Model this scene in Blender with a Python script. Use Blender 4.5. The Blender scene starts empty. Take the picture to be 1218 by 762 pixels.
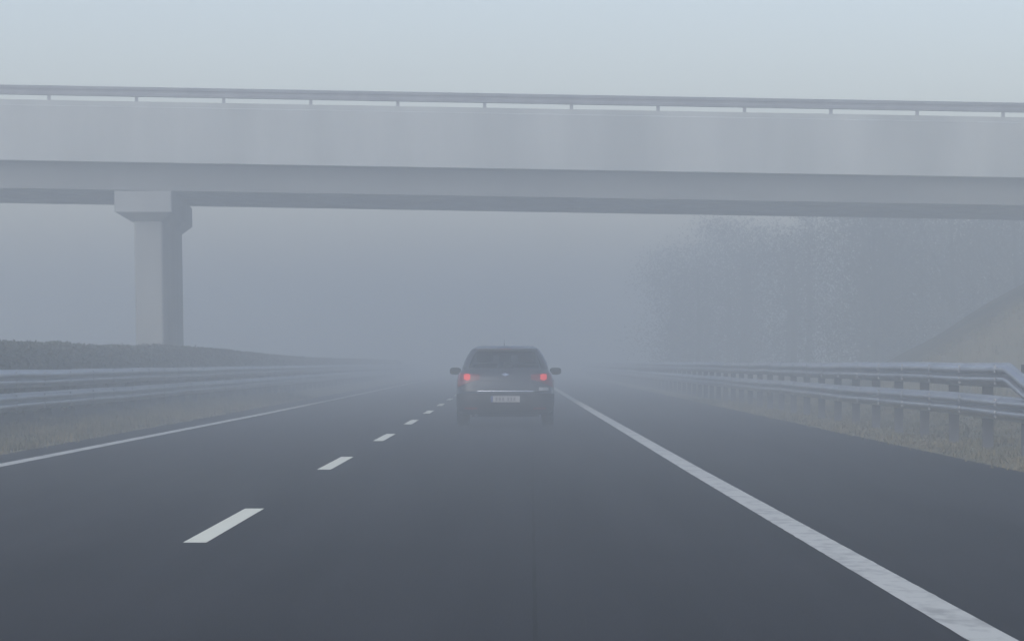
import bpy, bmesh, math, random
from mathutils import Vector, noise
random.seed(7)
R = math.radians
sc = bpy.context.scene
col = sc.collection

HAZE_TOP = 9.5; HAZE_D = .0117; HAZE_G = .35; HAZE_COL = (.965,.998,.96); SKY_SAT = .90; SUN_E = .95; EXPO = .66; SKY_E = .125; EL_D = 30; AZ_D = 215; DUST = 1.0
# ------------------------------------------------------------------ materials
def mat(name, base=(.5,.5,.5), rough=.7, metal=0.0, var=0.0, scale=3.0, base2=None, bump=0.0,
        bscale=40.0, stretch=(1,1,1), detail=6.0, emit=None, estr=0.0, coat=0.0, lo=.35, hi=.65):
    m = bpy.data.materials.new(name); m.use_nodes = True
    nt = m.node_tree; b = nt.nodes['Principled BSDF']
    b.inputs['Base Color'].default_value = (*base, 1)
    b.inputs['Roughness'].default_value = rough
    b.inputs['Metallic'].default_value = metal
    if coat: b.inputs['Coat Weight'].default_value = coat
    tc = nt.nodes.new('ShaderNodeTexCoord')
    mp = nt.nodes.new('ShaderNodeMapping'); mp.inputs['Scale'].default_value = stretch
    nt.links.new(tc.outputs['Object'], mp.inputs['Vector'])
    b2 = base2 or tuple(max(0, c*(1-var)) for c in base)
    n = nt.nodes.new('ShaderNodeTexNoise'); n.inputs['Scale'].default_value = scale; n.inputs['Detail'].default_value = detail
    nt.links.new(mp.outputs[0], n.inputs['Vector'])
    r = nt.nodes.new('ShaderNodeValToRGB')
    r.color_ramp.elements[0].position = lo; r.color_ramp.elements[0].color = (*b2, 1)
    r.color_ramp.elements[1].position = hi; r.color_ramp.elements[1].color = (*base, 1)
    nt.links.new(n.outputs['Fac'], r.inputs[0]); nt.links.new(r.outputs[0], b.inputs['Base Color'])
    if bump:
        n2 = nt.nodes.new('ShaderNodeTexNoise'); n2.inputs['Scale'].default_value = bscale; n2.inputs['Detail'].default_value = 4
        nt.links.new(tc.outputs['Object'], n2.inputs['Vector'])
        bp = nt.nodes.new('ShaderNodeBump'); bp.inputs['Strength'].default_value = bump; bp.inputs['Distance'].default_value = .02
        nt.links.new(n2.outputs['Fac'], bp.inputs['Height']); nt.links.new(bp.outputs[0], b.inputs['Normal'])
    if emit:
        b.inputs['Emission Color'].default_value = (*emit, 1); b.inputs['Emission Strength'].default_value = estr
    return m

M = {}
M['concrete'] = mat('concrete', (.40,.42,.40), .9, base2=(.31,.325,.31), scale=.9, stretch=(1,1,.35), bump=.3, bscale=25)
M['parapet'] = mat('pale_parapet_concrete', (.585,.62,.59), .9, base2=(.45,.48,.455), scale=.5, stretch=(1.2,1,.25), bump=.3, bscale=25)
M['concrete_dark'] = mat('dark_concrete', (.285,.30,.285), .9, base2=(.21,.222,.212), scale=.7, stretch=(.4,1,1), bump=.3, bscale=25)  # darker grey concrete for the deck slab, girders and soffit panels
M['galv'] = mat('galvanised_steel', (.46,.48,.50), .42, .75, base2=(.36,.38,.40), scale=2.5, stretch=(1,.4,1))
M['galv_post'] = mat('galvanised_post_steel', (.13,.135,.14), .7, .2, base2=(.09,.092,.095), scale=4)
M['rail_steel'] = mat('painted_rail_steel', (.34,.35,.36), .55, .3, var=.25, scale=2)
M['verge'] = mat('verge_soil_and_grass', (.17,.15,.085), 1, base2=(.085,.085,.045), scale=.9, bump=.8, bscale=9)
M['grass'] = mat('dry_grass', (.26,.215,.115), .9, base2=(.10,.10,.055), scale=.8)
M['bank'] = mat('embankment_grass', (.21,.175,.095), 1, base2=(.11,.105,.05), scale=.35, bump=1, bscale=5)
M['hedge'] = mat('hedge_leaves', (.065,.07,.045), .8, base2=(.04,.044,.03), scale=1.5)
M['wood'] = mat('woodland_leaves', (.05,.055,.035), .8, base2=(.03,.032,.022), scale=.4)
M['bark'] = mat('bark', (.09,.075,.06), .9, var=.4, scale=5, stretch=(3,3,.6))
M['paint'] = mat('grey_car_paint', (.06,.066,.073), .34, .4, var=.06, scale=2, coat=.5)
M['plastic'] = mat('black_plastic', (.022,.023,.025), .55, var=.2, scale=20)
M['rubber'] = mat('tyre_rubber', (.018,.018,.018), .85, var=.2, scale=15)
M['alloy'] = mat('alloy_rim', (.42,.43,.44), .35, .8, var=.1, scale=5)
M['chrome'] = mat('chrome_trim', (.75,.77,.8), .2, .9, var=.05, scale=5)
M['mirror'] = mat('mirror_glass', (.08,.085,.09), .15, .6, var=.05, scale=5)
M['fabric'] = mat('seat_fabric', (.10,.10,.105), .95, var=.3, scale=12)
M['lens'] = mat('red_lamp_lens', (.20,.035,.035), .2, var=.15, scale=20, coat=.6)
M['lit'] = mat('lit_tail_lamp', (.6,.03,.02), .3, var=.05, scale=20, emit=(1,.075,.055), estr=.36)
M['clearlens'] = mat('clear_lamp_lens', (.34,.35,.37), .2, var=.08, scale=20, coat=.5)
M['plate'] = mat('plate_white', (.42,.42,.41), .4, var=.05, scale=10)
M['ink'] = mat('plate_ink', (.2,.2,.21), .5, var=.1, scale=10)
M['blue'] = mat('plate_blue_band', (.08,.12,.28), .4, var=.1, scale=10)

# tinted glass
g = bpy.data.materials.new('tinted_glass'); g.use_nodes = True; nt = g.node_tree; nt.nodes.clear()
out = nt.nodes.new('ShaderNodeOutputMaterial'); mx = nt.nodes.new('ShaderNodeMixShader')
tr = nt.nodes.new('ShaderNodeBsdfTransparent'); tr.inputs[0].default_value = (.24,.27,.28,1)
gl = nt.nodes.new('ShaderNodeBsdfGlossy'); gl.inputs['Roughness'].default_value = .05; gl.inputs[0].default_value=(.9,.9,.9,1)
lw = nt.nodes.new('ShaderNodeLayerWeight'); pw = nt.nodes.new('ShaderNodeMath'); pw.operation = 'POWER'; pw.inputs[1].default_value = 4
fr = nt.nodes.new('ShaderNodeMath'); fr.operation = 'MULTIPLY_ADD'; fr.inputs[1].default_value = .6; fr.inputs[2].default_value = .05
nt.links.new(lw.outputs['Facing'], pw.inputs[0]); nt.links.new(pw.outputs[0], fr.inputs[0])
nt.links.new(fr.outputs[0], mx.inputs[0]); nt.links.new(tr.outputs[0], mx.inputs[1]); nt.links.new(gl.outputs[0], mx.inputs[2])
nt.links.new(mx.outputs[0], out.inputs['Surface']); M['glass'] = g

# asphalt: aggregate grain, long wheel-track streaks, patches and a tar joint
def asphalt(name, base, base2, joint=True):
    m = bpy.data.materials.new(name); m.use_nodes = True; nt = m.node_tree; b = nt.nodes['Principled BSDF']
    N = nt.nodes.new; L = nt.links.new
    tc = N('ShaderNodeTexCoord')
    def nz(scale, st, det=6):
        mp = N('ShaderNodeMapping'); mp.inputs['Scale'].default_value = st; L(tc.outputs['Object'], mp.inputs[0])
        n = N('ShaderNodeTexNoise'); n.inputs['Scale'].default_value = scale; n.inputs['Detail'].default_value = det
        L(mp.outputs[0], n.inputs['Vector']); return n.outputs['Fac']
    def mth(op, a, c):
        x = N('ShaderNodeMath'); x.operation = op
        for i, v in enumerate((a, c)):
            if v is None: continue
            if isinstance(v, (int, float)): x.inputs[i].default_value = v
            else: L(v, x.inputs[i])
        return x.outputs[0]
    streak = nz(1.0, (2.2, .05, 1), 7)
    patch = nz(.45, (.6, .8, 1), 7)
    grain = nz(85, (1, 1, 1), 2)
    s = mth('ADD', mth('MULTIPLY', streak, .45), mth('MULTIPLY', patch, .45))
    s = mth('ADD', s, mth('MULTIPLY', grain, .12))
    r = N('ShaderNodeValToRGB'); r.color_ramp.elements[0].position = .38; r.color_ramp.elements[1].position = .64
    r.color_ramp.elements[0].color = (*base2, 1); r.color_ramp.elements[1].color = (*base, 1)
    L(s, r.inputs[0]); cout = r.outputs[0]
    if joint:
        sep = N('ShaderNodeSeparateXYZ'); L(tc.outputs['Object'], sep.inputs[0])
        wob = mth('MULTIPLY', mth('SUBTRACT', nz(.6, (1, 1, 1), 3), .5), .03)
        xx = mth('ADD', mth('SUBTRACT', sep.outputs[0], mth('ADD', mth('MULTIPLY', sep.outputs[1], .0048), .018)), wob)
        d = mth('ABSOLUTE', xx, None)
        k = mth('LESS_THAN', d, .010)
        kk = mth('MULTIPLY', k, 1.0)
        mix = N('ShaderNodeMix'); mix.data_type = 'RGBA'; L(kk, mix.inputs['Factor']); L(cout, mix.inputs[6])
        mix.inputs[7].default_value = (.002, .002, .002, 1); cout = mix.outputs[2]
    L(cout, b.inputs['Base Color'])
    rr = N('ShaderNodeMapRange'); L(patch, rr.inputs[0]); rr.inputs[3].default_value = .62; rr.inputs[4].default_value = .85
    L(rr.outputs[0], b.inputs['Roughness'])
    b.inputs['Specular IOR Level'].default_value = .05
    bp = N('ShaderNodeBump'); bp.inputs['Strength'].default_value = .45; bp.inputs['Distance'].default_value = .008
    L(grain, bp.inputs['Height']); L(bp.outputs[0], b.inputs['Normal'])
    return m
M['asphalt'] = asphalt('asphalt', (.024,.0245,.028), (.004,.0045,.0065))
M['asphalt_plain'] = asphalt('asphalt_plain', (.05,.05,.053), (.036,.036,.04), False)

def road_paint(name, base, wear):
    m = bpy.data.materials.new(name); m.use_nodes = True; nt = m.node_tree; b = nt.nodes['Principled BSDF']
    N = nt.nodes.new; L = nt.links.new
    tc = N('ShaderNodeTexCoord')
    def nz(scale, st, det):
        mp = N('ShaderNodeMapping'); mp.inputs['Scale'].default_value = st; L(tc.outputs['Object'], mp.inputs[0])
        n = N('ShaderNodeTexNoise'); n.inputs['Scale'].default_value = scale; n.inputs['Detail'].default_value = det
        L(mp.outputs[0], n.inputs['Vector']); return n.outputs['Fac']
    n1 = nz(9, (1, .35, 1), 8); n2 = nz(1.3, (1.5, .5, 1), 4)
    a = N('ShaderNodeMath'); a.operation = 'MULTIPLY_ADD'; L(n2, a.inputs[0]); a.inputs[1].default_value = .8; L(n1, a.inputs[2])
    r = N('ShaderNodeValToRGB'); r.color_ramp.elements[0].position = wear; r.color_ramp.elements[1].position = wear+.30
    r.color_ramp.elements[0].color = tuple(c*.62 for c in base)+(1,); r.color_ramp.elements[1].color = (*base, 1)
    L(a.outputs[0], r.inputs[0]); L(r.outputs[0], b.inputs['Base Color']); b.inputs['Roughness'].default_value = .75
    return m
M['edge_paint'] = road_paint('worn_edge_paint', (.62,.62,.54), .64)
M['dash_paint'] = road_paint('fresh_dash_paint', (.90,.89,.70), .45)

# ------------------------------------------------------------------ mesh helpers
class MB:
    def __init__(s): s.v = []; s.f = []
    def vert(s, p): s.v.append(tuple(p)); return len(s.v)-1
    def face(s, *i): s.f.append(tuple(i))
    def quad(s, a, b, c, d): s.face(*[s.vert(p) for p in (a, b, c, d)])
    def box(s, x0, x1, y0, y1, z0, z1, fn=None):
        P = [(x0,y0,z0),(x1,y0,z0),(x1,y1,z0),(x0,y1,z0),(x0,y0,z1),(x1,y0,z1),(x1,y1,z1),(x0,y1,z1)]
        if fn: P = [fn(*p) for p in P]
        i = [s.vert(p) for p in P]
        for q in ((0,3,2,1),(4,5,6,7),(0,1,5,4),(1,2,6,5),(2,3,7,6),(3,0,4,7)): s.face(*[i[k] for k in q])
    def tube(s, pts, rad, n=8):
        rings = []
        for k, p in enumerate(pts):
            p = Vector(p); a = Vector(pts[max(0, k-1)]); c = Vector(pts[min(len(pts)-1, k+1)])
            t = (c-a).normalized(); u = t.orthogonal().normalized() if abs(t.z) < .9 else Vector((1,0,0))
            u = (u - t*u.dot(t)).normalized(); w = t.cross(u)
            r = rad[k] if isinstance(rad, (list, tuple)) else rad
            rings.append([s.vert(p+u*r*math.cos(2*math.pi*j/n)+w*r*math.sin(2*math.pi*j/n)) for j in range(n)])
        for a, b in zip(rings, rings[1:]):
            for j in range(n): s.face(a[j], a[(j+1) % n], b[(j+1) % n], b[j])
        s.face(*rings[0][::-1]); s.face(*rings[-1])
    def build(s, name, m, parent=None, smooth=False, bevel=0, loc=None):
        me = bpy.data.meshes.new(name); me.from_pydata(s.v, [], s.f); me.update()
        bm = bmesh.new(); bm.from_mesh(me)
        if m.name == 'tinted_glass': bmesh.ops.remove_doubles(bm, verts=bm.verts, dist=1e-4)
        bmesh.ops.recalc_face_normals(bm, faces=bm.faces); bm.to_mesh(me); bm.free()
        me.materials.append(m)
        o = bpy.data.objects.new(name, me); col.objects.link(o)
        if parent: o.parent = parent
        if loc: o.location = loc
        if smooth:
            for p in me.polygons: p.use_smooth = True
        if bevel:
            b = o.modifiers.new('bevel', 'BEVEL'); b.width = bevel; b.segments = 2; b.limit_method = 'ANGLE'
        return o
def tag(o, label, cat=None, group=None):
    o['label'] = label
    if cat: o['category'] = cat
    if group: o['group'] = group
    return o
def struct(o, label=None, kind='structure', cat=None):
    o['kind'] = kind
    if label: o['label'] = label
    o['category'] = cat or o.name.replace('_', ' ')
    return o
def empty(name, loc, label, cat, group=None):
    o = bpy.data.objects.new(name, None); col.objects.link(o); o.location = loc; o.empty_display_size = .3
    return tag(o, label, cat, group)

# ------------------------------------------------------------------ ground
def bank_h(x, y):
    """approach embankments of the crossing road (cone ends, 1:1.75 slopes)"""
    best = 0
    for sx, c, top in ((1, 20.9, 6.5), (-1, -41, 7.5)):
        dx = max(0, sx*(c-x)); yc = 108 + .035*(x+9.6)
        dy = max(0, yc+.2-y, y-(yc+12.6))
        d = math.hypot(dx, dy)
        h = top - d/1.75
        best = max(best, h)
    return best
def gh(x, y):
    if -6.2 < x < 5.5: return -.03
    h = -.02
    if x > 5.5:
        t = min(1, (x-5.5)/2.5); h += .06*t
        h += .06*noise.noise(Vector((x*.35, y*.12, 0)))*t
        if x > 7.5: h += min(.9, (x-7.5)*.12)
    elif x < -6.2:
        t = min(1, (-6.2-x)/2.0); h += .06*t
        h += .05*noise.noise(Vector((x*.4, y*.12, 3)))*t
        if x < -12.2: h = -.02
        if x < -24: h += .06*noise.noise(Vector((x*.2, y*.1, 3)))
    b = bank_h(x, y)
    if b > 0:
        b += .12*noise.noise(Vector((x*.5, y*.5, 1)))
        h = max(h, b)
    return h
xs = [-190,-150,-120,-95] + [-80+i*4 for i in range(10)] + [-42+i*1.5 for i in range(13)] + [-23,-20,-16,-12.6,-12,-11,-10,-9,-8,-7.2,-6.6,-6.2,-6,5.3,5.5,5.7,6,6.4,6.8,7.2,7.6] + [8+i*.6 for i in range(32)] + [28+i*3 for i in range(12)] + [70,85,110,150,190]
ys = [-45,-20,0,10,20] + [26+i*2 for i in range(33)] + [92+i*.8 for i in range(44)] + [141+i*6 for i in range(16)] + [250,290,340,400,480,560]
mb = MB(); idx = [[mb.vert((x, y, gh(x, y))) for x in xs] for y in ys]
for j in range(len(ys)-1):
    for i in range(len(xs)-1): mb.face(idx[j][i], idx[j][i+1], idx[j+1][i+1], idx[j+1][i])
struct(mb.build('ground', M['bank'], smooth=True), 'brownish grass ground with the bank below the bridge')

def sheet(name, x0, x1, y0, y1, z, m, step=20):
    mb = MB(); n = max(1, int((y1-y0)/step))
    for k in range(n):
        a = y0+(y1-y0)*k/n; b = y0+(y1-y0)*(k+1)/n
        mb.quad((x0,a,z),(x1,a,z),(x1,b,z),(x0,b,z))
    return mb.build(name, m)
struct(sheet('road', -6.35, 5.35, -40, 555, 0, M['asphalt']), 'dark asphalt motorway carriageway')
struct(sheet('opposite_road', -23.5, -12.4, -40, 555, 0.0, M['asphalt_plain']), 'asphalt of the opposite carriageway behind the hedge')

# painted markings
def lerp_tab(tab, y):
    if y <= tab[0][0]: return tab[0][1]
    for (a, va), (b, vb) in zip(tab, tab[1:]):
        if y <= b: return va+(vb-va)*(y-a)/(b-a)
    return tab[-1][1]
def stripe(name, tab, w, y0, y1, m, label, ragged=0.0, step=.5):
    mb = MB(); L = []; y = y0
    while y < y1+1e-6:
        c = lerp_tab(tab, y); a = ragged*noise.noise(Vector((y*3.1, 0, 0))); b = ragged*noise.noise(Vector((y*3.1, 9, 0)))
        L.append((mb.vert((c-w/2+a, y, .004)), mb.vert((c+w/2+b, y, .004)))); y += step if y < 150 else 8
    for p, q in zip(L, L[1:]): mb.face(p[0], p[1], q[1], q[0])
    return struct(mb.build(name, m), label, cat='road marking')
stripe('right_edge_line', [(14,1.99),(42,1.935),(124,1.87),(300,1.85)], .205, -10, 400, M['edge_paint'],
       'worn solid white line along the right edge of the lane', .006, .25)
stripe('left_edge_line', [(30,-5.72),(44,-5.70),(84,-5.53),(124,-5.47),(300,-5.45)], .19, -10, 400, M['edge_paint'],
       'solid white line along the left edge of the carriageway', .005)
lane = [-22.5,-5.7,11.2] + [28.1,45.1,60.4,75.8,91.1] + [106.6+15.5*i for i in range(12)]
ltab = [(28,-2.02),(45,-2.01),(60,-1.94),(90,-1.92),(122,-1.92),(300,-1.9)]
for i, yc in enumerate(lane):
    m_ = MB(); a = yc-2.85; b = yc+2.85; ca = lerp_tab(ltab, a); cb = lerp_tab(ltab, b); w = .075
    if i == 3: a, b = 25.15, 31.0
    m_.quad((ca-w,a,.004),(ca+w,a,.004),(cb+w,b,.004),(cb-w,b,.004))
    o = m_.build('lane_dash', M['dash_paint']); o['kind'] = 'structure'; o['category'] = 'road marking'
    o['label'] = 'short white dash of the lane divider'; o['group'] = 'white dashes between the two lanes'

# grass tufts on both verges: nobody could count them
mb = MB()
def blade(x, y, h):
    a = random.uniform(0, math.tau); w = random.uniform(.006, .014); l = random.uniform(.02, .12)
    z = gh(x, y)-.01; dx, dy = math.cos(a), math.sin(a)
    p = (x+dx*l, y+dy*l, z+h)
    i = [mb.vert((x-dy*w, y+dx*w, z)), mb.vert((x+dy*w, y-dx*w, z)), mb.vert(p)]; mb.face(*i)
def tufts(n, xa, xb, ya, yb, hmax, edge):
    for _ in range(n):
        y = ya+(yb-ya)*random.random()**1.3; x = random.uniform(xa, xb)
        if edge and noise.noise(Vector((y*.35, 7*edge, 0)))*.35 > abs(x-edge)-.25 and random.random() < .8: continue
        k = .5+.9*max(0, noise.noise(Vector((x*1.2, y*.5, 5)))+.3)
        for _ in range(4): blade(x+random.gauss(0,.03), y+random.gauss(0,.03), hmax*k*random.uniform(.4,1))
tufts(17000, 5.2, 9.5, 33, 120, .11, 5.3)
tufts(5000, 9, 17, 60, 112, .28, 0)
tufts(9000, -8.6, -6.25, 40, 130, .2, -6.3)
g_ = mb.build('grass', M['grass']); struct(g_, 'dry yellowish grass growing on both verges', 'stuff', 'grass')

# ------------------------------------------------------------------ guardrails
WP = [(0,0),(.012,-.01),(.02,-.03),(.075,-.062),(.083,-.085),(.083,-.10),(.075,-.122),(.012,-.146),(.012,-.164),
      (.075,-.188),(.083,-.21),(.083,-.225),(.075,-.248),(.02,-.28),(.012,-.30),(0,-.31)]
def beam(path, s):
    """W-profile swept along path of (x, y, ztop); s = side the corrugations face"""
    mb = MB(); rows = []; t = .004
    for x, y, z in path:
        rows.append([mb.vert((x+s*d, y, z+h)) for d, h in WP] + [mb.vert((x+s*(d-t), y, z+h)) for d, h in reversed(WP)])
    n = len(rows[0])
    for a, b in zip(rows, rows[1:]):
        for j in range(n): mb.face(a[j], a[(j+1) % n], b[(j+1) % n], b[j])
    mb.face(*rows[0]); mb.face(*rows[-1][::-1])
    # lap joints with bolt heads every 4 m
    ya, yb = path[0][1], path[-1][1]
    k = math.ceil(ya/4)*4+2
    while k < min(yb, 150):
        z = lerp_tab([(p[1], p[2]) for p in path], k); x = lerp_tab([(p[1], p[0]) for p in path], k)
        for hz in (-.05, -.11, -.2, -.26):
            mb.box(*sorted((x+s*.07, x+s*.097)), k-.02, k+.02, z+hz-.017, z+hz+.017)
        pr = [(x+s*(d+.005), z+h) for d, h in WP]
        for (a, c), (a2, c2) in zip(pr, pr[1:]):
            mb.quad((a,k-.16,c),(a,k+.16,c),(a2,k+.16,c2),(a2,k-.16,c2))
        k += 4
    return mb
def wob(y, ph): return .012*math.sin(y*.21+ph)+.008*math.sin(y*.53+ph*2)
# right guardrail
gr = empty('guardrail', (6.2, 48, 0), 'double beam steel guardrail on the right, its top beam dipping at the near end', 'guardrail')
def loc_path(p, ox, oy): return [(x-ox, y-oy, z) for x, y, z in p]
ysr = [49.4+2*i for i in range(150)]
up = [(6.2+wob(y,1)*.5, y, 1.145+wob(y,.5)*.5) for y in ysr]
up = [(6.2,44.0,.62),(6.2,46.0,.82),(6.2,47.9,1.01),(6.2,48.9,1.115),(6.2,49.2,1.14)] + up
lo = [(6.2,30,.30),(6.2,34,.52),(6.2,38,.66),(6.2,42,.72)] + [(6.2+wob(y,1)*.5, y, .725+wob(y,2)*.5) for y in [44+2*i for i in range(152)]]
o = beam(loc_path(up, 6.2, 48), -1).build('upper_beam', M['galv'], gr); o['label'] = 'upper beam whose near end dips towards the lower one'
o = beam(loc_path(lo, 6.2, 48), -1).build('lower_beam', M['galv'], gr)
def post_mesh(name, h, s):
    mb = MB()
    mb.box(-.065,.065,-.065,-.058,-.4,h); mb.box(-.065,.065,.058,.065,-.4,h); mb.box(-.004,.004,-.058,.058,-.4,h)
    mb.box(*sorted((-s*.055, s*.0)) if False else (-.055,.055), -.05,.05, h-.32,h-.04)
    me = bpy.data.meshes.new(name); me.from_pydata(mb.v, [], mb.f); me.materials.append(M['galv_post']); return me
pm = post_mesh('guardrail_post', 1.12, -1)
k = 0
for i in range(76):
    y = 36.2+4.0*i
    if y > 335: break
    h = 1.0 if y > 46 else (.6 if y < 43 else .72)
    p = bpy.data.objects.new('post', pm); col.objects.link(p); p.parent = gr
    p.location = (.085, y-48, 0); p.scale = (1, 1.15, (h+0.0))
# left guardrail
gl_ = empty('guardrail', (-8.35, 60, 0), 'double beam steel guardrail in front of the dark hedge on the left', 'guardrail')
ysl = [40+2*i for i in range(150)]
o = beam([(wob(y,3)*.5, y-60, 1.02+wob(y,2)*.4) for y in ysl], 1).build('upper_beam', M['galv'], gl_)
o = beam([(wob(y,3)*.5, y-60, .63+wob(y,5)*.4) for y in ysl], 1).build('lower_beam', M['galv'], gl_)
pm2 = post_mesh('guardrail_post_low', 1.0, 1)
for i in range(75):
    p = bpy.data.objects.new('post', pm2); col.objects.link(p); p.parent = gl_
    p.location = (-.085, 41+4*i-60, 0)

# ------------------------------------------------------------------ hedge
def leaf(mb, c, s):
    n = Vector((random.gauss(0,1), random.gauss(0,1), random.gauss(0,1)+.6)).normalized()
    u = n.orthogonal().normalized(); w = n.cross(u); a = random.uniform(0, math.tau)
    u2 = u*math.cos(a)+w*math.sin(a); w2 = n.cross(u2); c = Vector(c)
    mb.quad(c-u2*s, c-w2*s*.55, c+u2*s, c+w2*s*.55)
TOP = [(40,1.49),(69,1.53),(83,1.52),(88,1.53),(95,1.57),(102,1.60),(112,1.58),(128,1.52),(150,1.42),(180,1.35),(330,1.3)]
def hedge_top(y): return lerp_tab(TOP, y)+.035*noise.noise(Vector((0,y*.25,2)))+.02*noise.noise(Vector((0,y*.9,4)))
hx, hw = -9.02, .42
def hedge_r(y, a):
    t = hedge_top(y); n = 1+.10*noise.noise(Vector((y*.8, math.cos(a)*1.5, math.sin(a)*1.5)))
    ca, sa = math.cos(a), math.sin(a)
    x = hx+hw*n*math.copysign(abs(ca)**.6, ca); z = t*.5+t*.5*(1+(n-1)*.35)*math.copysign(abs(sa)**.6, sa)
    return x, z
mb = MB(); rows = []
for i in range(240):
    y = 44+i*1.15
    rows.append([mb.vert((hedge_r(y, a)[0]*1.0+(hx-hedge_r(y, a)[0])*.12, y, hedge_r(y, a)[1]*.975)) for a in [math.tau*j/14 for j in range(14)]])
for a, b in zip(rows, rows[1:]):
    for j in range(14): mb.face(a[j], a[(j+1)%14], b[(j+1)%14], b[j])
mb.face(*rows[0]); mb.face(*rows[-1])
for _ in range(42000):
    y = 44+270*random.random()**2.0; a = random.uniform(-.5, math.pi+.2)
    x, z = hedge_r(y, a)
    leaf(mb, (x+random.gauss(0,.03), y, max(.03, z+random.gauss(-.02,.014))), random.uniform(.025,.05))
hd = mb.build('hedge', M['hedge']); tag(hd, 'long dark clipped hedge behind the left guardrail, hiding the pier foot', 'hedge')

# ------------------------------------------------------------------ far wood, right of the road beyond the bridge
mb = MB()
def clump_tree(x, y, h, r, n):
    z0 = max(0, gh(x, y))
    mb.tube([(x,y,z0-.2),(x+.1,y,z0+h*.35),(x,y+.1,z0+h*.8)], [.16,.12,.04], 6)
    for _ in range(7):
        a = random.uniform(0, math.tau); zz = z0+h*random.uniform(.25,.6)
        mb.tube([(x,y,zz),(x+math.cos(a)*r*.7, y+math.sin(a)*r*.7, zz+h*.22)], [.05,.015], 4)
    cl = [(x+random.gauss(0,r*.42), y+random.gauss(0,r*.42), z0+h*random.uniform(.04,.93)) for _ in range(26)]
    for _ in range(n):
        c = random.choice(cl); q = r*.32
        leaf(mb, (c[0]+random.gauss(0,q), c[1]+random.gauss(0,q), min(9.2, max(z0+.1, c[2]+random.gauss(0,q*.8)))), random.uniform(.045,.09))
for i in range(44):
    x = 9.0+i*.45+random.uniform(-.5,.5); y = 150+random.uniform(8,34)+max(0,15-x)*8
    x = max(x, 8.3)
    clump_tree(x, y, random.uniform(6.4,8.2), random.uniform(1.7,2.5), 4200)
wd = mb.build('wood', M['wood']); struct(wd, 'dim dark mass of trees in the fog beyond the bridge on the right', 'stuff', 'trees')

# ------------------------------------------------------------------ road bridge
A = R(2.0); BX, BY = -9.63, 108.0; SL = .0155
def B(u, v, w, slope=True):
    return (u*math.cos(A)-v*math.sin(A), u*math.sin(A)+v*math.cos(A), w-(SL*u if slope else 0))
br = empty('road_bridge', (BX, BY, 0), 'long concrete road bridge crossing the motorway in the fog', 'bridge')
U0, U1 = -36, 40
def bbox(name, m, u0, u1, v0, v1, w0, w1, parent=br, bevel=0, n=1):
    mb = MB()
    for k in range(n): mb.box(u0+(u1-u0)*k/n, u0+(u1-u0)*(k+1)/n, v0, v1, w0, w1, B)
    return mb.build(name, m, parent, bevel=bevel)
# parapet with recessed top strip and drip edge
def parapet(v0, v1, out):
    mb = MB()
    P = [(v0,6.60),(v1,6.60),(v1,8.26),(v0+.04*out if out>0 else v0,8.26),(v0+.04*out if out>0 else v0,8.12),(v0,8.10)]
    if out < 0: P = [(v0,6.60),(v1,6.60),(v1,8.10),(v1-.04,8.12),(v1-.04,8.26),(v0,8.26)]
    a = [mb.vert(B(U0, v, w)) for v, w in P]; b = [mb.vert(B(U1, v, w)) for v, w in P]
    for j in range(6): mb.face(a[j], a[(j+1)%6], b[(j+1)%6], b[j])
    mb.face(*a); mb.face(*b[::-1])
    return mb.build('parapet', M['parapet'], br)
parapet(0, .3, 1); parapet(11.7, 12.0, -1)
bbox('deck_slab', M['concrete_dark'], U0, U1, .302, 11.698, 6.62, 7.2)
bbox('deck_surface', M['asphalt_plain'], U0, U1, .303, 11.697, 7.204, 7.26)
for i, v in enumerate((.62, 3.1, 5.6, 8.1, 10.78)):
    mb = MB()   # I-shaped concrete girder
    P = [(0,5.86),(.6,5.86),(.6,6.08),(.42,6.2),(.42,6.45),(.6,6.55),(.6,6.617),(0,6.617),(0,6.55),(.18,6.45),(.18,6.2),(0,6.08)]
    if i == 0: P = [(0,5.86),(.6,5.86),(.6,6.617),(0,6.617)]
    a = [mb.vert(B(U0+.3, v+q, w)) for q, w in P]; b = [mb.vert(B(U1-.3, v+q, w)) for q, w in P]; n = len(P)
    for j in range(n): mb.face(a[j], a[(j+1)%n], b[(j+1)%n], b[j])
    mb.face(*a); mb.face(*b[::-1])
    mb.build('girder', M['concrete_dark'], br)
mb = MB()
for q in (1.225, 3.705, 6.205, 8.705):   # soffit panels between girders
    mb.box(U0+.3, U1-.3, q, q+(1.87 if q<9 and q!=8.705 else 2.07), 5.95, 6.0, B)
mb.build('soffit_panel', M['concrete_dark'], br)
for v in (.12, 11.82):
    rl = MB(); P = [(0,0),(.05,.02),(.05,.08),(.015,.11),(.015,.16),(.05,.19),(.05,.25),(0,.275),(-.02,.275),(-.02,0)]
    a = [rl.vert(B(U0, v-p, 8.39+w)) for p, w in P]; b = [rl.vert(B(U1, v-p, 8.39+w)) for p, w in P]; n = len(P)
    for j in range(n): rl.face(a[j], a[(j+1)%n], b[(j+1)%n], b[j])
    rl.face(*a); rl.face(*b[::-1])
    rail = rl.build('railing', M['rail_steel'], br)
    pp = MB(); pp.box(-.045,.045,.03,.11,-.35,.27)
    pme = None
    kk = -14
    while kk < 17:
        u = (58-190)*.02298+2.385*kk
        if U0 < u < U1:
            if pme is None:
                o = pp.build('railing_post', M['rail_steel'], rail); pme = o.data
            else:
                o = bpy.data.objects.new('railing_post', pme); col.objects.link(o); o.parent = rail
            x_, y_, z_ = B(u, v-.03, 8.39); o.location = (x_, y_, z_); o.rotation_euler = (0, 0, A)
        kk += 1
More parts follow.
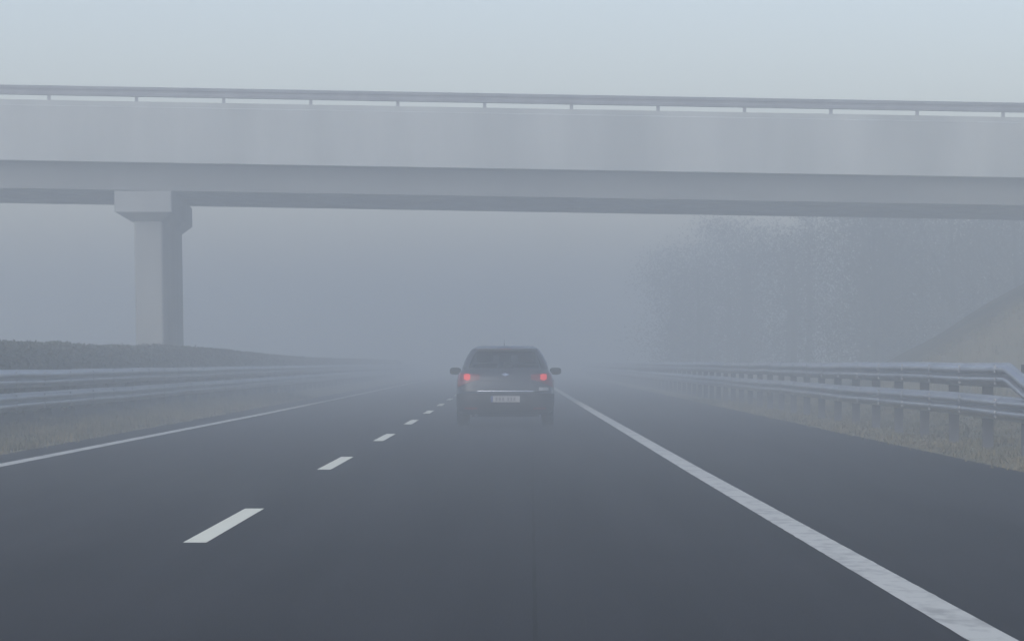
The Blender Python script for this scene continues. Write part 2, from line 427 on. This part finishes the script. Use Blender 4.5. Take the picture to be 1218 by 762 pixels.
# expansion / drainage pipe details
# pier: wall-like column under a tapered hammerhead cap
def PB(u, v, w): # leans square to the deck fall
    x, y, z = B(u, v, w, False); return (x+.016*(5.86-w), y, z)
mb = MB()
def ringpts(u0, u1, v0, v1, w, ch=.0):
    c = ch
    P = [(u0+c,v0),(u1-c,v0),(u1,v0+c),(u1,v1-c),(u1-c,v1),(u0+c,v1),(u0,v1-c),(u0,v0+c)]
    return [mb.vert(PB(a, b, w)) for a, b in P]

def band(mb, a, b):
    n = len(a)
    for j in range(n): mb.face(a[j], a[(j+1)%n], b[(j+1)%n], b[j])
r1 = ringpts(-.74,.04,.35,11.4,-.3,.05); r2 = ringpts(-.74,.04,.35,11.4,5.0,.05)
band(mb, r1, r2); mb.face(*r1[::-1]); mb.face(*r2)
pier = mb.build('pier', M['concrete'], br)
mb = MB()
r0 = ringpts(-.75,.05,.34,11.41,5.003,.05); r1 = ringpts(-1.24,.32,-.10,12.2,5.25,.03); r2 = ringpts(-1.24,.32,-.10,12.2,5.82,.03)
band(mb, r0, r1); band(mb, r1, r2); mb.face(*r0[::-1]); mb.face(*r2)
mb.build('pier_cap', M['concrete'], pier)
for v in (.92, 3.4, 5.9, 8.4, 11.08):
    mb = MB(); mb.box(-.75,-.2, v-.2, v+.2, 5.823, 5.868, B); mb.build('bearing', M['plastic'], pier)
# abutments where the girders land on the embankments
for u, s_ in ((31.5, 1), (-31.6, -1)):
    mb = MB(); mb.box(u, u+1.2*s_, -.2, 12.2, 1.2, 5.85, B) ; mb.box(u+.6*s_, u+1.2*s_, -.2, 12.2, 5.853, 6.59, B) if False else None
    mb.build('abutment', M['concrete'], br)

# ------------------------------------------------------------------ car
car = empty('car', (-.12, 70.6, 0), 'grey hatchback seen from behind in the right lane, both tail lamps lit red', 'car')
#        z    zf    yr    yf    hw    rr   rf   bow
RG = [(.215,.22, .16, 3.98,.78, .22,.35,.02),
      (.27, .27, .05, 4.10,.845,.26,.5, .04),
      (.40, .40, .00, 4.17,.868,.28,.55,.05),
      (.55, .55, .00, 4.17,.873,.28,.58,.05),
      (.595,.59, .02, 4.15,.873,.28,.58,.05),
      (.625,.62, .075,4.12,.874,.28,.55,.05),
      (.78, .70, .085,4.06,.872,.27,.52,.05),
      (.90, .76, .125,3.95,.850,.26,.48,.05),
      (.975,.84, .18, 3.70,.812,.24,.42,.05),
      (1.025,.96,.235,3.18,.775,.20,.35,.06)]
GH = [(1.045,.98,.25, 3.12,.772,.17,.30,.06),
      (1.15,1.10,.315,2.80,.742,.17,.28,.06),
      (1.25,1.22,.385,2.50,.695,.17,.26,.06),
      (1.345,1.335,.47,2.22,.635,.17,.24,.06),
      (1.385,1.38,.47,2.10,.60,.18,.22,.05),
      (1.42,1.415,.54,2.02,.545,.20,.22,.05),
      (1.442,1.435,.80,1.85,.43, .20,.2,.03),
      (1.452,1.445,1.0,1.6,.25,.1,.15,.0)]
HALF = []   # (zone, fraction)
for i in range(6): HALF.append(('r', i/5))
for i in range(1, 6): HALF.append(('rc', i/5))
for i in range(1, 24): HALF.append(('s', i/24))
for i in range(0, 6): HALF.append(('fc', i/5))
for i in range(1, 6): HALF.append(('f', i/5))
def ring_at(z):
    T = RG+GH
    for a, b in zip(T, T[1:]):
        if z <= b[0]:
            t = max(0, (z-a[0])/(b[0]-a[0])); return tuple(p+(q-p)*t for p, q in zip(a, b))
    return T[-1]
def rpt(ring, zone, f):
    z, zf, yr, yf, hw, rr, rf, bow = ring
    bw = lambda x: bow*(abs(x)/hw)**2
    if zone == 'r': x = f*(hw-rr); y = yr+bw(x)
    elif zone == 'rc':
        a = f*math.pi/2; x = hw-rr+rr*math.sin(a); y = yr+rr-rr*math.cos(a)+bw(x)
    elif zone == 's':
        y0 = yr+rr+bow; y1 = yf-rf; y = y0+(y1-y0)*f; x = hw*(1-.03*((y-1.8)/2.2)**2*(1 if y > 1.8 else .3)*(4*f*(1-f)))
    elif zone == 'fc':
        a = f*math.pi/2; x = hw-rf+rf*math.cos(a); y = yf-rf+rf*math.sin(a)
    else: x = (1-f)*(hw-rf); y = yf+.06*(1-(x/hw)**2)-.06*(1-((hw-rf)/hw)**2)
    t = min(1, max(0, (y-2.2)/1.6)); t = t*t*(3-2*t)
    return x, y, z+(zf-z)*t
def ring_verts(mb, ring):
    h = [rpt(ring, *q) for q in HALF]
    pts = h + [(-x, y, z) for x, y, z in reversed(h[1:-1])]
    return [mb.vert(p) for p in pts]
NP = 2*len(HALF)-2
def half_index(j): return j if j < len(HALF) else NP-j
# lower body, wheel arches cut out
mb = MB(); rv = [ring_verts(mb, r) for r in RG]
for a, b in zip(rv, rv[1:]): band(mb, a, b)
mb.face(*rv[0][::-1]); mb.face(*rv[-1])
lower = mb.build('body_lower', M['paint'])
AX = (.70, 3.28); WR = .308
cut = MB()
for y in AX:
    for s_ in (-1, 1):
        n = 32; ra = [cut.vert((s_*.60, y+.345*math.cos(math.tau*j/n), .30+.345*math.sin(math.tau*j/n))) for j in range(n)]
        rb = [cut.vert((s_*1.1, y+.345*math.cos(math.tau*j/n), .30+.345*math.sin(math.tau*j/n))) for j in range(n)]
        band(cut, ra, rb); cut.face(*ra[::-1]); cut.face(*rb)
cu = cut.build('cutter', M['plastic'])
md = lower.modifiers.new('b', 'BOOLEAN'); md.object = cu; md.operation = 'DIFFERENCE'; md.solver = 'EXACT'
dg = bpy.context.evaluated_depsgraph_get()
me_l = bpy.data.meshes.new_from_object(lower.evaluated_get(dg))
bpy.data.objects.remove(lower); bpy.data.objects.remove(cu)
# greenhouse frame
gm = MB(); gv = [ring_verts(gm, r) for r in [RG[-1]]+GH]
glass = {'rear_window': MB(), 'side_window': MB(), 'side_window_': MB(), 'windscreen': MB()}
PILL = {'rc', 'fc'}
def zone_of(j):   # column j -> j+1
    a, b = half_index(j % NP), half_index((j+1) % NP); lo_ = min(a, b)
    z, f = HALF[lo_]
    side = 1 if j < len(HALF)-1 else -1
    if lo_ < 6: return 'rear_window', side
    if lo_ < 10: return 'pillar', side
    if lo_ < 34:
        k = lo_-10
        if k in (0, 1, 11, 23): return 'pillar', side
        if k == 5: return 'side_window', side
        return 'side_window', side
    if lo_ < 37: return 'pillar', side
    return 'windscreen', side
for i in range(len(gv)-1):
    a, b = gv[i], gv[i+1]
    for j in range(NP):
        q = [a[j], a[(j+1)%NP], b[(j+1)%NP], b[j]]
        zn, side = zone_of(j)
        if 1 <= i <= 3 and zn != 'pillar':
            key = zn if not (zn == 'side_window' and side < 0) else 'side_window_'
            glass[key].quad(*[gm.v[k] for k in q])
        else: gm.face(*q)
gm.face(*gv[-1])
bm = bmesh.new(); bm.from_mesh(me_l)
vs = [bm.verts.new(v) for v in gm.v]
for f in gm.f:
    try: bm.faces.new([vs[k] for k in f])
    except ValueError: pass
loose = [v for v in bm.verts if not v.link_faces]; bmesh.ops.delete(bm, geom=loose)
bmesh.ops.recalc_face_normals(bm, faces=bm.faces)
me = bpy.data.meshes.new('body'); bm.to_mesh(me); bm.free(); me.materials.clear(); me.materials.append(M['paint'])
for p in me.polygons: p.use_smooth = True; p.material_index = 0
body = bpy.data.objects.new('body', me); col.objects.link(body); body.parent = car
es = body.modifiers.new('es', 'EDGE_SPLIT'); es.split_angle = R(38)
for k, g_m in glass.items():
    o = g_m.build(k.rstrip('_'), M['glass'], car)
# dark cabin tray, seats and headrests seen through the rear window
cb = MB(); cb.box(-.70,.70,.36,2.9,1.028,1.04); cb.build('parcel_shelf', M['plastic'], car)
for x, y in ((-.38,.72),(.38,.72),(0,.74),(-.36,1.75),(.36,1.75)):
    sm = MB(); w = .13 if x else .10; h0 = 1.18 if y < 1 else 1.2
    for k in range(1): sm.box(x-w, x+w, y-.05, y+.05, h0-.03, h0+.12)
    sm.tube([(x-.05,y,1.04),(x-.05,y,h0)], .008, 6); sm.tube([(x+.05,y,1.04),(x+.05,y,h0)], .008, 6)
    sm.build('headrest', M['fabric'], car, bevel=.03)
    if y > 1:
        sm = MB(); sm.box(x-.23, x+.23, y-.02, y+.1, 1.041, 1.13); sm.build('seat_back', M['fabric'], car, bevel=.04)
hl_ = MB(); hl_.box(-.52,.52,.56,2.14,1.352,1.362); hl_.box(-.50,.50,2.10,2.20,1.28,1.352); hl_.build('headliner', M['fabric'], car)
# patches that follow the rear surface
def solve(ring, x):
    """zone point on the rear half whose x matches"""
    s_ = 1 if x >= 0 else -1; x = abs(x); hw, rr = ring[4], ring[5]
    if x <= hw-rr: p = rpt(ring, 'r', x/(hw-rr))
    else: p = rpt(ring, 'rc', math.asin(min(1, (x-hw+rr)/rr))/(math.pi/2))
    return Vector((p[0]*s_, p[1], p[2]))
def P(x, z, off):
    r = ring_at(z); x = max(-r[4]*.9995, min(r[4]*.9995, x))
    p = solve(r, x); e = .01
    a = solve(r, x+e)-solve(r, x-e); c = solve(ring_at(z+e), x)-solve(ring_at(z-e), x)
    n = a.cross(c); n = n.normalized() if n.length > 1e-9 else Vector((0,-1,0))
    if n.y > 0 and abs(x) < r[4]*.97: n = -n
    if abs(x) >= r[4]*.97: n = Vector((math.copysign(.8, x), -.6, 0))
    return p+n*off
def patch(name, x0, x1, zt, zb, off, m, parent=car, nx=14, nz=5, thick=None):
    mb = MB(); f = (lambda v: v) ; th = thick if thick is not None else off*2
    gr_ = []; bk = []
    for i in range(nx+1):
        t = i/nx; x = x0+(x1-x0)*t; a = zt(t) if callable(zt) else zt; b = zb(t) if callable(zb) else zb
        gr_.append([mb.vert(P(x, b+(a-b)*j/nz, off)) for j in range(nz+1)])
        bk.append([mb.vert(P(x, b+(a-b)*j/nz, off-th)) for j in range(nz+1)])
    for i in range(nx):
        for j in range(nz):
            mb.face(gr_[i][j], gr_[i+1][j], gr_[i+1][j+1], gr_[i][j+1]); mb.face(bk[i][j], bk[i][j+1], bk[i+1][j+1], bk[i+1][j])
        mb.face(gr_[i][0], bk[i][0], bk[i+1][0], gr_[i+1][0]); mb.face(gr_[i][nz], gr_[i+1][nz], bk[i+1][nz], bk[i][nz])
    for j in range(nz):
        mb.face(gr_[0][j], gr_[0][j+1], bk[0][j+1], bk[0][j]); mb.face(gr_[nx][j], bk[nx][j], bk[nx][j+1], gr_[nx][j+1])
    o = mb.build(name, m, parent, smooth=True); e_ = o.modifiers.new('es','EDGE_SPLIT'); e_.split_angle = R(35); return o
bmp = patch('bumper', -.868, .868, .585, .222, .012, M['plastic'], nx=40)
patch('reflector', -.72, -.50, .345, .315, .018, M['lens'], bmp, 4, 1)
patch('reflector', .50, .72, .345, .315, .018, M['lens'], bmp, 4, 1)
patch('chrome_strip', -.50, .50, .638, .605, .012, M['chrome'], nx=20, nz=2)
for s_ in (-1, 1):
    tl = patch('tail_light', s_*.46, s_*.845, lambda t: .925+.03*t, lambda t: .83-.13*t**1.5, .010, M['lens'])
    patch('lit_lamp', s_*.625, s_*.735, lambda t: .918+.014*math.sin(math.pi*t), lambda t: .84-.02*math.sin(math.pi*t), .016, M['lit'], tl, 6, 4)
    if s_ > 0: patch('clear_lamp', .60, .77, .70, .64, .010, M['clearlens'], tl, 6, 3)
# hatch seam and handle recess
patch('tailgate_seam', -.47, .47, .822, .814, .004, M['plastic'], nx=12, nz=1)
pl = patch('licence_plate', -.26, .26, .545, .435, .022, M['plate'], nx=8, nz=2)
patch('plate_band', -.258, -.222, .543, .437, .0235, M['blue'], pl, 2, 1, .001)
for k, x in enumerate((-.175,-.115,-.055,.035,.09,.145)):
    patch('plate_mark', x, x+.034, .522, .458, .0235, M['ink'], pl, 1, 1, .001)
em = patch('emblem', -.075, .075, lambda t: .922+.028*(1-abs(2*t-1)), lambda t: .922-.028*(1-abs(2*t-1))+.0, .012, M['chrome'], nx=8, nz=2)
wp = MB(); wp.tube([(0,.22,1.035),(.05,.245,1.075),(.30,.31,1.12)], [.014,.009,.006], 6); wp.build('rear_wiper', M['plastic'], car)
sp = MB()
for i in range(1): 
    a = [sp.vert((x, .44+.05*(x/.56)**2, 1.375)) for x in [-.56+.08*k for k in range(15)]]
    b = [sp.vert((x, .44+.05*(x/.56)**2, 1.392)) for x in [-.56+.08*k for k in range(15)]]
    c = [sp.vert((x, .66, 1.436)) for x in [-.50+.0715*k for k in range(15)]]
    d = [sp.vert((x, .66, 1.40)) for x in [-.50+.0715*k for k in range(15)]]
    for k in range(14):
        for p_, q_ in ((a,b),(b,c),(c,d),(d,a)): sp.face(p_[k], p_[k+1], q_[k+1], q_[k])
    sp.face(a[0],b[0],c[0],d[0]); sp.face(a[-1],b[-1],c[-1],d[-1])
spo = sp.build('roof_spoiler', M['paint'], car)
patch_b = MB(); patch_b.box(-.10,.10,.437,.45,1.377,1.390); patch_b.build('brake_light', M['lens'], spo)
an = MB(); an.tube([(-.02,.86,1.43),(-.02,.84,1.46),(-.02,.74,1.55)], [.013,.005,.003], 6); an.build('antenna', M['plastic'], car)
ex = MB(); ex.tube([(-.52,.10,.205),(-.52,.30,.205)], .028, 12); ex.build('exhaust_pipe', M['galv_post'], car)
ub = MB(); ub.box(-.6,.6,.35,3.6,.17,.214); ub.box(-.62,.62,.55,.85,.2,.28); ub.build('underbody', M['plastic'], car)
for s_ in (-1, 1):
    mm = MB()
    bmx = bmesh.new(); bmesh.ops.create_uvsphere(bmx, u_segments=16, v_segments=10, radius=1)
    for v in bmx.verts:
        c = v.co; q = lambda t: math.copysign(abs(t)**.65, t)
        v.co = Vector((s_*.925+q(c.x)*.105, 2.42+q(c.y)*.06, .985+q(c.z)*.066))
    mem = bpy.data.meshes.new('wing_mirror'); bmx.to_mesh(mem); bmx.free(); mem.materials.append(M['plastic'])
    for p_ in mem.polygons: p_.use_smooth = True
    o = bpy.data.objects.new('wing_mirror', mem); col.objects.link(o); o.parent = car
    mg = MB(); mg.box(s_*.925-.085, s_*.925+.085, 2.357, 2.3615, .935, 1.035); mg.build('mirror_glass', M['mirror'], o, bevel=.001)
    ma = MB(); ma.tube([(s_*.74, 2.46, .99),(s_*.86, 2.43, .965)], .02, 8); ma.build('mirror_arm', M['plastic'], o)
    for y in (1.55, 2.35):
        hb = MB(); hb.box(s_*.872-.012, s_*.872+.012, y-.09, y+.09, .80, .825); hb.build('door_handle', M['paint'], car, bevel=.005)
    hl = MB()
    r_ = [rpt(ring_at(z), 'fc', f) for z in (.60,.72) for f in (.15,.35,.55,.75,.95)]
    r_ = [(s_*x*1.012, y+.012, z) for x, y, z in r_]
    ii = [hl.vert(p_) for p_ in r_]
    for k in range(4): hl.face(ii[k], ii[k+1], ii[k+6], ii[k+5])
    hl.build('headlight', M['clearlens'], car)
    for y in AX:
        # tyre (lathe) with rim
        prof = [(.20,-.085),(.235,-.098),(.285,-.098),(.303,-.08),(WR,-.05),(WR,.05),(.303,.08),(.285,.098),(.235,.098),(.20,.085)]
        tm = MB(); n = 40; rr_ = []
        for r0_, x0_ in prof: rr_.append([tm.vert((s_*.768+x0_, y+r0_*math.cos(math.tau*j/n), .305+r0_*math.sin(math.tau*j/n))) for j in range(n)])
        for k in range(len(rr_)): band(tm, rr_[k], rr_[(k+1)%len(rr_)])
        wh = tm.build('wheel', M['rubber'], car, smooth=False)
        rm = MB(); xo = s_*.768+s_*.055
        pr = [(.202,-.08),(.202,.08),(.185,.085),(.18,.05),(.18,-.08)]
        q_ = [[rm.vert((s_*.768+s_*b_, y+a_*math.cos(math.tau*j/n), .305+a_*math.sin(math.tau*j/n))) for j in range(n)] for a_, b_ in pr]
        for k in range(5): band(rm, q_[k], q_[(k+1)%5])
        for k in range(5):
            a_ = math.tau*k/5+.3; ca, sa = math.cos(a_), math.sin(a_)
            def S(u, v, w): return (xo+s_*w, y+ca*u-sa*v, .305+sa*u+ca*v)
            rm.box(0,.182,-.024,.024,-.015,.012, S)
        rm.box(-.04,.04,-.04,.04,-.02,.018, lambda u,v,w: (xo+s_*w, y+u, .305+v))
        rm.build('rim', M['alloy'], wh)

# ------------------------------------------------------------------ fog
mb = MB(); mb.box(-195,195,-50,565,-1.45,HAZE_TOP)
hz = mb.build('haze', M['concrete']); hz.data.materials.clear()
hm = bpy.data.materials.new('haze'); hm.use_nodes = True; nt = hm.node_tree; nt.nodes.clear()
out = nt.nodes.new('ShaderNodeOutputMaterial'); pv = nt.nodes.new('ShaderNodeVolumePrincipled')
pv.inputs['Color'].default_value = (*HAZE_COL, 1); pv.inputs['Density'].default_value = HAZE_D
pv.inputs['Anisotropy'].default_value = HAZE_G
nt.links.new(pv.outputs[0], out.inputs['Volume']); hz.data.materials.append(hm)
hz['kind'] = 'stuff'; hz['category'] = 'fog'; hz['label'] = 'pale grey fog filling the whole place'

# ------------------------------------------------------------------ light
w = bpy.data.worlds.new('World'); sc.world = w; w.use_nodes = True; nt = w.node_tree
bg = nt.nodes['Background']; sky = nt.nodes.new('ShaderNodeTexSky'); sky.sky_type = 'NISHITA'; sky.sun_disc = False
EL, AZ = R(EL_D), R(AZ_D)
sky.sun_elevation = EL; sky.sun_rotation = AZ; sky.air_density = 1.0; sky.dust_density = DUST; sky.ozone_density = 1.0
hs = nt.nodes.new('ShaderNodeHueSaturation'); hs.inputs['Saturation'].default_value = SKY_SAT
nt.links.new(sky.outputs[0], hs.inputs['Color'])
tn = nt.nodes.new('ShaderNodeMix'); tn.data_type = 'RGBA'; tn.blend_type = 'MULTIPLY'; tn.inputs['Factor'].default_value = 1
tn.inputs[7].default_value = (1.0, .922, .955, 1)
nt.links.new(hs.outputs[0], tn.inputs[6]); nt.links.new(tn.outputs[2], bg.inputs['Color'])
bg.inputs['Strength'].default_value = SKY_E
sl = bpy.data.lights.new('sun', 'SUN'); sl.energy = SUN_E; sl.angle = R(60); sl.color = (1,.99,.95)
so = bpy.data.objects.new('sun', sl); col.objects.link(so)
d = Vector((math.sin(AZ)*math.cos(EL), math.cos(AZ)*math.cos(EL), math.sin(EL)))
so.rotation_euler = (-d).to_track_quat('-Z', 'Y').to_euler()

# ------------------------------------------------------------------ camera and render
cd = bpy.data.cameras.new('camera'); cam = bpy.data.objects.new('camera', cd); col.objects.link(cam); sc.camera = cam
cam.location = (0, 0, 1.15); cam.rotation_euler = (R(90.603), 0, 0)
cd.sensor_width = 36; cd.lens = 138.9; cd.clip_start = .1; cd.clip_end = 3000
sc.view_settings.view_transform = 'Standard'; sc.view_settings.look = 'None'; sc.view_settings.gamma = 1
sc.view_settings.exposure = EXPO
sc.cycles.use_denoising = True; sc.cycles.denoiser = 'OPENIMAGEDENOISE'
sc.cycles.volume_bounces = 4; sc.cycles.max_bounces = 8; sc.cycles.diffuse_bounces = 3
